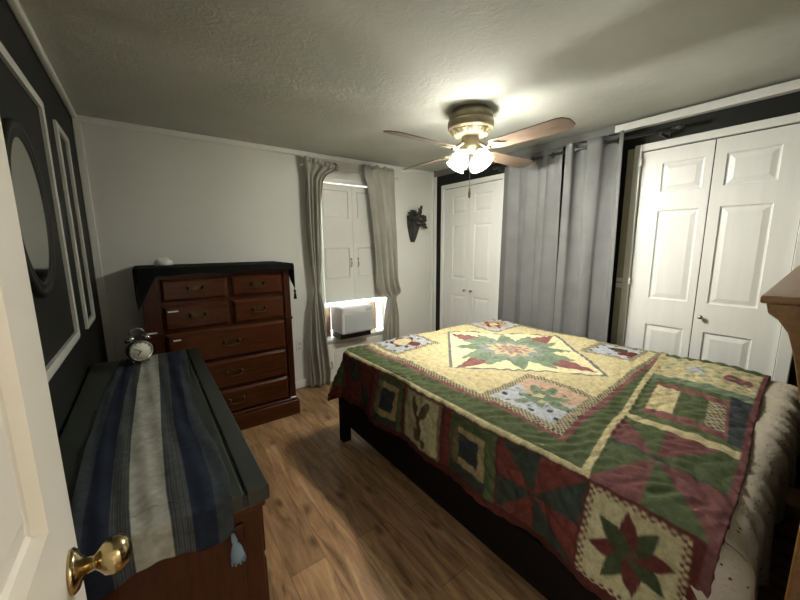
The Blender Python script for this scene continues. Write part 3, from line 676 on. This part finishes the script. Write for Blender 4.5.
# ---- quilt pattern
RED, GRN, CRM, YEL = np.array([.120, .033, .026]), np.array([.078, .100, .045]), np.array([.50, .43, .24]), np.array([.60, .54, .31])
TAN, DKG, BLU, ROSE = np.array([.28, .22, .11]), np.array([.028, .036, .026]), np.array([.030, .036, .038]), np.array([.19, .080, .076])
SAGE, ICE, BRN, GRY, ORG = np.array([.17, .22, .145]), np.array([.41, .43, .45]), np.array([.075, .05, .025]), np.array([.16, .17, .17]), np.array([.44, .31, .21])
def pattern(U, V):
    c = np.zeros((*U.shape, 3)); c[:] = GRN
    def put(mask, col): c[mask] = col
    rng = np.random.RandomState(5)
    def rect(a, b, a0, a1, b0, b1): return (a > a0) & (a < a1) & (b > b0) & (b < b1)
    def check(s=.011): return ((np.floor(U/s)+np.floor(V/s)) % 2) < 1
    skew = .155*(U-1.06).clip(0, 1.6)
    Vb = V-skew*np.clip((1.0-V)/.35, 0, 1)*.55       # panel end skews slightly towards the pillows
    Vc = V-skew
    # inner panel
    x0, x1, y0, y1 = 1.225, 2.70, .60, 2.19
    put(rect(U, Vb, x0-.028, x1+.03, y0-.028, y1+.03), ROSE)
    ck_ = rect(U, Vb, x0, x1, y0, y1); put(ck_, BLU*1.2); put(ck_ & check(), CRM*.85)
    put(rect(U, Vb, x0+.035, x1-.035, y0+.035, y1-.035), CRM*1.05)
    # corner art squares with checked frames
    arts = [(1.28, 1.62, .655, 1.005), (1.335, 1.655, 1.83, 2.16), (2.36, 2.68, 1.80, 2.12), (2.36, 2.66, .74, 1.05)]
    for i, (a0, a1, b0, b1) in enumerate(arts):
        w = .04; f = rect(U, Vb, a0-w, a1+w, b0-w, b1+w); put(f, GRY*.4); put(f & check(.010), CRM*.9)
        s = rect(U, Vb, a0, a1, b0, b1); put(s, ICE)
        mu, mv = (a0+a1)/2, (b0+b1)/2; R = np.hypot(U-mu, V-mv-.05*(i == 0)); th = np.arctan2(V-mv, U-mu)
        n1 = np.sin(U*61+i)*np.sin(V*53+2*i)
        put(s & (n1 > .72), BLU*1.6)
        if i == 0:
            put(s & (U > mu+.03+.03*np.sin(V*40)), ORG*1.1)
            R = np.hypot(U-mu-.005, V-mv); put(s & (R < .095+.035*np.cos(th*7)+.02*np.sin(th*3)), SAGE); put(s & (R < .05) & (n1 > .1), YEL*.8)
            put(s & (np.abs(n1) < .04) & (R < .12), GRN)
        elif i == 1:
            put(s & (R < .085+.012*np.cos(th*5)), RED); put(s & (R < .068), YEL); put(s & (np.hypot((U-mu-.03)*1.1, V-mv+.11) < .045), RED*1.3)
        elif i == 2:
            put(s & (R < .12+.02*np.cos(th*5)), ORG); put(s & (R < .09) & (n1 > 0), RED*1.2); put(s & (R < .04), YEL)
        else:
            put(s & (np.hypot(U-mu+.02, V-mv+.06) < .07), RED); put(s & (np.hypot(U-mu-.05, V-mv-.03) < .05), BRN)
    # medallion diamond
    cx, cy = 1.985, 1.385; dx, dy = (U-cx), (V-cy)
    D = np.abs(dx)/.60+np.abs(dy)/.63
    put(D < 1.0, GRY*.85); put(D < .955, YEL*1.12)
    R = np.hypot(dx, dy); th = np.arctan2(dy, dx)
    inn = D < .945
    # four red leaves toward the diamond corners
    for k in range(4):
        a = k*PI/2+.03; al = dx*math.cos(a)+dy*math.sin(a); ac2 = -dx*math.sin(a)+dy*math.cos(a)
        t = ((al-.24)/.33).clip(0, 1); wd = .072*np.sin(PI*np.sqrt(t))
        put(inn & (al > .24) & (al < .57) & (np.abs(ac2) < wd), ROSE*1.15)
    # green star, two rings of points
    def star(n, ro, ri, ph):
        t = (th+ph) % (2*PI/n); t = np.abs(t/(PI/n)-1); return ri+(ro-ri)*t
    put(inn & (R < star(12, .41, .24, PI/12)), SAGE*1.05)
    put(inn & (R < star(8, .36, .20, 0)), SAGE*.85)
    put(inn & (R < star(12, .25, .18, PI/8)), GRY*.9+SAGE*.35)
    put(inn & (R < star(10, .18, .12, 0)), CRM*.85)
    put(inn & (R < star(10, .13, .06, 0)), ROSE*1.2+.05); put(inn & (R < .08) & (np.sin(dx*90)*np.sin(dy*80) > .1), CRM*.7); put(inn & (R < .03), SAGE)
    # cord
    near = (U < 1.115)
    # ---- hanging left side, s = depth below the top edge
    s = 1.062-U
    side = s > 0
    put(side, RED*.7)
    vb = [(1.98, 2.33, 'cab2'), (1.74, 1.98, 'pin2'), (1.425, 1.70, 'cab'), (1.10, 1.40, 'bunny'), (.775, 1.075, 'cab'), (.44, .765, 'pin'), (.17, .43, 'leaf')]
    for b0, b1, kind in vb:
        m0 = side & (V > b0) & (V < b1) & (s > .012) & (s < .30)
        mv, ms = (b0+b1)/2, .155; p, q = (V-mv)/((b1-b0)/2), (s-ms)/.145
        if kind == 'cab':
            put(m0, RED*.9); put(m0 & (p < .75) & (q < .95), GRN*.85); put(m0 & (p > -.95) & (p < .72) & (q > .62), DKG*1.2)
            m1 = m0 & (np.abs(p) < .62) & (np.abs(q) < .66); put(m1, TAN); put(m1 & (np.abs(p-.02) < .40) & (np.abs(q) < .42), BLU)
            put(m1 & (p > .40), TAN*.45); put(m0 & (p > .75), RED); put(m0 & (p < -.70), GRN)
        elif kind == 'cab2':
            put(m0, RED*.8); put(m0 & (np.abs(p) < .6) & (np.abs(q) < .6), GRN*.7)
        elif kind == 'pin2':
            put(m0, DKG*1.3); put(m0 & (p*q > 0), RED*.9)
        elif kind == 'bunny':
            put(m0, TAN*.55); m1 = m0 & (np.abs(p) < .88) & (np.abs(q) < .93); put(m1, YEL*.58)
            e = lambda a, b_, ra, rb, rot=0: (((p-a)*math.cos(rot)+(q-b_)*math.sin(rot))/ra)**2+(((q-b_)*math.cos(rot)-(p-a)*math.sin(rot))/rb)**2 < 1
            for sg in (-1, 1): put(m1 & e(sg*.26, -.48, .17, .36, sg*.45), BRN*1.3)
            put(m1 & e(0, -.10, .13, .14), BRN); put(m1 & e(.02, .35, .20, .42, -.2), BRN*1.2); put(m1 & e(-.22, .70, .12, .16), BRN)
            put(m1 & e(.12, .18, .08, .12), TAN)
        elif kind == 'pin':
            an = np.arctan2(q, p) % (PI/2)
            put(m0, RED*1.05); put(m0 & (an < PI/4), DKG*1.25)
        elif kind == 'leaf':
            put(m0, ROSE*.5); put(m0 & check(.012), CRM*.8)
            m1 = m0 & (np.abs(p) < .86) & (np.abs(q) < .88); put(m1, YEL*.62)
            R2 = np.hypot(p, q); t2 = np.arctan2(q, p)
            for k in range(8):
                a = k*PI/4+.2; al = p*math.cos(a)+q*math.sin(a); ac2 = -p*math.sin(a)+q*math.cos(a)
                t = (al/.84).clip(0, 1); put(m1 & (al > 0) & (al < .84) & (np.abs(ac2) < .19*np.sin(PI*t**.8)), GRN*.55 if k % 2 else RED*.75)
    put(side & (s > .30), RED*.6)
    # ---- pillow band beyond the cord
    band_ = (Vc < .445) & (U > 1.062)
    put(band_, GRN*1.1)
    pb = band_ & (U < 1.56)
    pu, pv = (U-1.31)/.25, (Vc-(.323-.155*.25)-.01)/.155
    an = (np.arctan2(pv, pu)+PI/8*0) % (PI/2)
    put(pb, ROSE*.8); put(pb & (an < PI/4), GRN)
    put(pb & (np.abs(pu) < .03), DKG*2)
    put(band_ & (U > 1.56) & (U < 1.615), CRM*.95)
    lc = band_ & (U > 1.615) & (U < 2.20)
    put(lc, GRN*1.15); w = (Vc-.02)
    q0, q1 = .04, .37
    m1 = lc & (U > 1.67) & (U < 2.08) & (Vc < .40); put(m1, ROSE)
    put(lc & (U > 1.725) & (U < 2.02) & (Vc > .30) & (Vc < .395), CRM)
    put(lc & (U > 1.725) & (U < 2.02) & (Vc > .195) & (Vc < .30), GRN*1.1)
    m2 = lc & (U > 1.725) & (U < 2.02) & (Vc > .135) & (Vc < .195); put(m2, CRM*.9); put(m2 & check(.014), GRY*.6)
    put(lc & (U > 1.65) & (U < 2.14) & (Vc < .125), BLU*1.3)
    put(band_ & (U > 2.14) & (U < 2.22), SAGE)
    fl = band_ & (U > 2.22) & (U < 2.62); put(fl, CRM*1.05)
    put(fl & (np.hypot(U-2.44, Vc-.10) < .06), ROSE); put(fl & (np.hypot(U-2.44, Vc-.27) < .05), ICE)
    put(fl & (np.sin(U*70)*np.sin(V*60) > .6), SAGE*1.5)
    ve = np.interp(U, [.7, 1.06, 1.3, 1.55, 1.9, 2.5, 3.1], [.140, .120, .130, .145, .180, .220, .23])
    put(V < ve+.022, ROSE*.8)
    # cords
    cord = ((U > 1.056) & (U < 1.078) & (Vc > .44) & (V < 2.16)) | ((Vc > .442) & (Vc < .466) & (U > 1.056))
    put(cord, CRM*1.05); put(cord & (np.sin(U*300+V*300) > .75), CRM*.7)
    put((V > 2.16) & (U > 1.05), RED*.8)
    put((V > 2.19) & (U > 1.05) & (V < 2.42), GRN*.8)
    sp = (V > 2.24) & (U < 1.03) & (U > .82) & (V < 2.38) & (s > .13); put(sp, TAN)
    c *= (1+.05*rng.randn(*U.shape))[..., None].clip(.8, 1.2)
    return c
nu, nv = 470, 500
U1 = np.linspace(QX0-.375+.05-.01, QX1+.33, nu+1); V1 = np.linspace(0, 1, nv+1)
U, TT = np.meshgrid(U1, V1)
vend = np.interp(U, [.7, 1.06, 1.3, 1.55, 1.9, 2.5, 3.1], [.140, .120, .130, .145, .180, .220, .23])
V = vend+(QY1-.05+.38-vend)*TT
# hem scallops along the hanging side
hem = .012*np.sin(V*7+1)+.008*np.sin(V*15)
U_g = np.where(U < 1.0, U+(1.0-U)/.31*(hem+.03*np.exp(-((V-2.1)/.12)**2)*0), U)
X, Y, Z = drapeq(U_g, V, QZ)
def pat_aa(U, V, k=3):
    acc = 0; du = (U[0, 1]-U[0, 0]); dv = (V[1, 0]-V[0, 0])
    for i in range(k):
        for j in range(k): acc = acc+pattern(U+((i+.5)/k-.5)*du, V+((j+.5)/k-.5)*dv)
    return acc/(k*k)
cols = pat_aa(U, V)
# puckers: quilting lines and puffs
pk_ = .008*np.abs(np.sin(U*48+1.5*np.sin(V*20)))*np.abs(np.sin(V*44+1.5*np.sin(U*17)))
rngs = np.random.RandomState(11)
soft = sum(rngs.uniform(.0015, .0038)*np.sin(U*rngs.uniform(-16, 16)+V*rngs.uniform(-16, 16)+rngs.uniform(0, 6)) for _ in range(9))
sst = lambda x: x.clip(0, 1)**2*(3-2*x.clip(0, 1))
top = sst((U-1.045)/.09)*sst((QX1-U)/.06)*sst((QY1+.02-V)/.06)
gb = ((U > 1.08) & (U < 1.2)) | ((V < .60+.1*(U-1.06)) & (V > .46)); wav = .003*np.sin((U*.7+V)*110)*gb
bulge = .008*np.exp(-((V-.30-.1*(U-1.1))/.13)**2)*((U-1.05)/.15).clip(0, 1)
headdrop = -.012*np.exp(-((V-vend)/.05)**1)
Z = Z+top*(pk_+soft+wav+bulge)+headdrop*top+(1-top)*soft*.5
X = X-(1-top)*(pk_+soft*2)
cordm = ((U > 1.056) & (U < 1.078) & (V < 2.16) & (V > .44)) | ((V-.155*(U-1.06) > .435) & (V-.155*(U-1.06) < .468) & (U > 1.05)); Z += cordm*.004
q = color_mesh('patchwork_quilt', np.stack([X, Y, Z], -1), nu, nv, cols, M['quilt'], None, .012)
tag(q, 'patchwork quilt with a green star medallion spread over the bed', 'quilt')
# fleece edge showing past the quilt at the pillow end
nu, nv = 260, 90
U, TT = np.meshgrid(np.linspace(.70, 2.80, nu+1), np.linspace(0, 1, nv+1))
head = np.interp(U, [.7, 1.06, 1.3, 1.6, 2.0, 2.5, 2.8], [.075, .078, .085, .088, .09, .10, .10])
r = .06
V = np.interp(U, [.7, 1.06, 1.3, 1.6, 2.0, 2.5, 2.8], [.175, .17, .18, .19, .22, .26, .27])
dv = TT*.34                                     # run towards the head, then down
vv = V-dv
over = np.maximum(head+r-vv, 0); th = np.clip(over/r, 0, PI/2)
X, Y, Z = drapeq(U, np.maximum(vv, head+r), QZ-.032, off=-.016)
o_ = r*np.sin(th); dn = r*(1-np.cos(th))+np.maximum(over-r*PI/2, 0)
fold = .020*np.sin(U*52+3*np.sin(U*9))*(TT)
Y = np.minimum(Y, head+r)*0+np.where(over > 0, head+r-o_, vv)+fold*.8
Y = Y+.010*np.sin(Z*30+U*20)*TT
Zs = Z-dn
X = X-(U < 1.05)*(.02*np.sin(TT*9+U*14)+.015)*TT
Z = Zs+.006*np.sin(U*60+TT*12)*TT
cols = np.ones((*U.shape, 3))
fb = color_mesh('fleece_blanket', np.stack([X, Y, Z], -1), nu, nv, cols, M['fleece'], None, .012)
tag(fb, 'cream speckled fleece edge bunched at the pillow end beyond the quilt', 'blanket')

# ------------------------------------------------------------------ ceiling fan
FX, FY = 1.83, 1.67
fan = empty('ceiling_fan', (FX, FY, H), 'four-blade ceiling fan with walnut blades and glass lamp shades', 'ceiling fan')
MB().lathe([(.118, 2.30), (.122, 2.285), (.138, 2.276), (.143, 2.268), (.144, 2.245), (.138, 2.238), (.138, 2.232)], T(FX, FY, 0), 40).build('ceiling_canopy', M['fanbody'], fan)
MB().lathe([(.139, 2.232), (.151, 2.228), (.153, 2.215), (.150, 2.185), (.146, 2.178), (.128, 2.172), (.122, 2.165), (.108, 2.146), (.082, 2.138), (.05, 2.134)], T(FX, FY, 0), 40).build('motor_housing', M['fanbody'], fan)
m = MB()
for k in range(22):
    a = 2*PI*k/22; m.box(-.0055, -.004, -.020, .0055, .004, .020, T(FX, FY, 2.160) @ RZ(a) @ T(.122, 0, 0) @ RY(.62) @ RZ(PI/2))
m.lathe([(.127, 2.170), (.128, 2.165), (.122, 2.162)], T(FX, FY, 0), 40)
m.build('vent_ring', M['fanbody'], fan)
MB().lathe([(.05, 2.14), (.058, 2.13), (.06, 2.09), (.064, 2.08), (.066, 2.07), (.060, 2.05), (.042, 2.037), (.02, 2.03), (.0, 2.029)], T(FX, FY, 0), 32).build('switch_housing', M['fanbody'], fan)
BZ = 2.045
for k in range(4):
    a = k*PI/2+.015
    r = empty('blade', (0, 0, BZ-H), rot=(0, 0, a), parent=fan)
    tilt = RX(-math.radians(13))   # clockwise side higher
    # blade outline
    pts = [(.185, -.048), (.22, -.056), (.63, -.070), (.665, -.060), (.69, -.030), (.692, 0), (.69, .030), (.665, .060), (.63, .070), (.22, .056), (.185, .048), (.175, 0)]
    bl = MB().prism(pts, .006, tilt).build('blade_panel', M['blade'], None)
    C.objects.unlink(bl); me = bl.data
    loc = bl.location.copy()
    bo = bpy.data.objects.new('blade', me); C.objects.link(bo)
    me.transform(Matrix.Translation(loc)); bpy.data.objects.remove(bl)
    bpy.data.objects.remove(r)
    bo.parent = fan; bo.location = (0, 0, BZ-H); bo.rotation_euler = (0, 0, a)
    bv = bo.modifiers.new('bevel', 'BEVEL'); bv.width = .002; bv.segments = 2
    ir = MB()
    ir.prism([(.165, -.02), (.20, -.034), (.245, -.03), (.26, -.01), (.285, 0), (.26, .01), (.245, .03), (.20, .034), (.165, .02)], .004, T(0, 0, -.006) @ tilt)
    ir.tube([(.075, 0, .04), (.11, 0, .02), (.14, 0, .0), (.175, 0, -.004)], [.012, .011, .012, .014], 8)
    io = ir.build('blade_iron', M['fanbody'], None)
    io.location = io.location
    io.parent = bo
for k in range(4):
    a = k*PI/2+.10
    d = Vector((math.cos(a), math.sin(a), 0))
    ax = (d*.66+Vector((0, 0, -.75))).normalized()
    p0 = Vector((FX, FY, 2.050))+d*.045; p1 = p0+ax*.028
    MB().tube([p0-ax*.02, p1], [.014, .016], 10).build('lamp_arm', M['fanbody'], fan)
    mt = Matrix.Translation(p1) @ Vector((0, 0, 1)).rotation_difference(ax).to_matrix().to_4x4()
    MB().lathe([(.0, -.004), (.024, 0), (.027, .014), (.024, .018)], mt, 18).build('lamp_socket', M['fanbody'], fan)
    so = MB().lathe([(.026, .010), (.034, .018), (.044, .036), (.049, .052), (.053, .070), (.062, .086), (.069, .092)], mt, 48, True, .035, 12).build('lamp_shade', M['shade'], fan)
    c = p1+ax*.052
    MB().sphere((0, 0, 0), (.024, .024, .032), 12, Matrix.Translation(c) @ Vector((0, 0, 1)).rotation_difference(ax).to_matrix().to_4x4()).build('bulb', [M['bulb'], M['bulb_mid'], M['bulb_dim'], M['bulb_bright']][k], fan)
m = MB().tube([(FX-.03, FY-.03, 2.03), (FX-.035, FY-.035, 1.80)], .0018, 6)
m.build('pull_chain', M['chrome'], fan)
MB().lathe([(0, 0), (.006, .004), (.009, .03), (.006, .06), (.002, .068), (0, .07)], T(FX-.035, FY-.035, 1.732), 12).build('chain_pull', M['brass'], fan)
hk = MB().tube([(2.90, 3.20, 2.30), (2.90, 3.20, 2.285), (2.905, 3.195, 2.275), (2.91, 3.2, 2.268)], .004, 8).sphere((2.90, 3.2, 2.298), .012, 10)
tag(hk.build('ceiling_hook', M['abrass']), 'tiny dark ceiling hook in the far corner above the closet doors', 'hook')

# ------------------------------------------------------------------ light, world, camera
def area(name, loc, rot, size, e, col):
    l = bpy.data.lights.new(name, 'AREA'); l.shape = 'RECTANGLE'; l.size, l.size_y = size; l.energy = e; l.color = col
    o = bpy.data.objects.new(name, l); o.location = loc; o.rotation_euler = rot; C.objects.link(o); return o
pl_ = bpy.data.lights.new('hallway_lamp', 'POINT'); pl_.energy = 12; pl_.color = (1, .84, .68); pl_.shadow_soft_size = .12
po = bpy.data.objects.new('hallway_lamp', pl_); po.location = (1.0, -.8, 1.85); C.objects.link(po)
w = bpy.data.worlds.new('daylight'); bpy.context.scene.world = w; w.use_nodes = True
bg = w.node_tree.nodes['Background']; bg.inputs[0].default_value = (.92, .96, 1, 1); bg.inputs[1].default_value = 5.0

R = Matrix(((0.804, 0.100, -0.587), (-0.595, 0.123, -0.794), (-0.007, 0.987, 0.159)))
cam = bpy.data.cameras.new('camera'); cam.sensor_width = 36; cam.lens = 15.3675; cam.clip_start = .01
co = bpy.data.objects.new('camera', cam); C.objects.link(co)
# orthonormal basis
yv = Vector((0.100, 0.123, 0.987)).normalized(); zv = Vector((-0.587, -0.794, 0.159)); zv = (zv-yv*zv.dot(yv)).normalized(); xv = yv.cross(zv)
mw = Matrix((xv, yv, zv)).transposed().to_4x4(); mw.translation = (0, 0, 1.424); co.matrix_world = mw
sc_ = bpy.context.scene; sc_.camera = co
sc_.view_settings.view_transform = 'Standard'; sc_.view_settings.look = 'None'; sc_.view_settings.gamma = 1; sc_.view_settings.exposure = 1.6
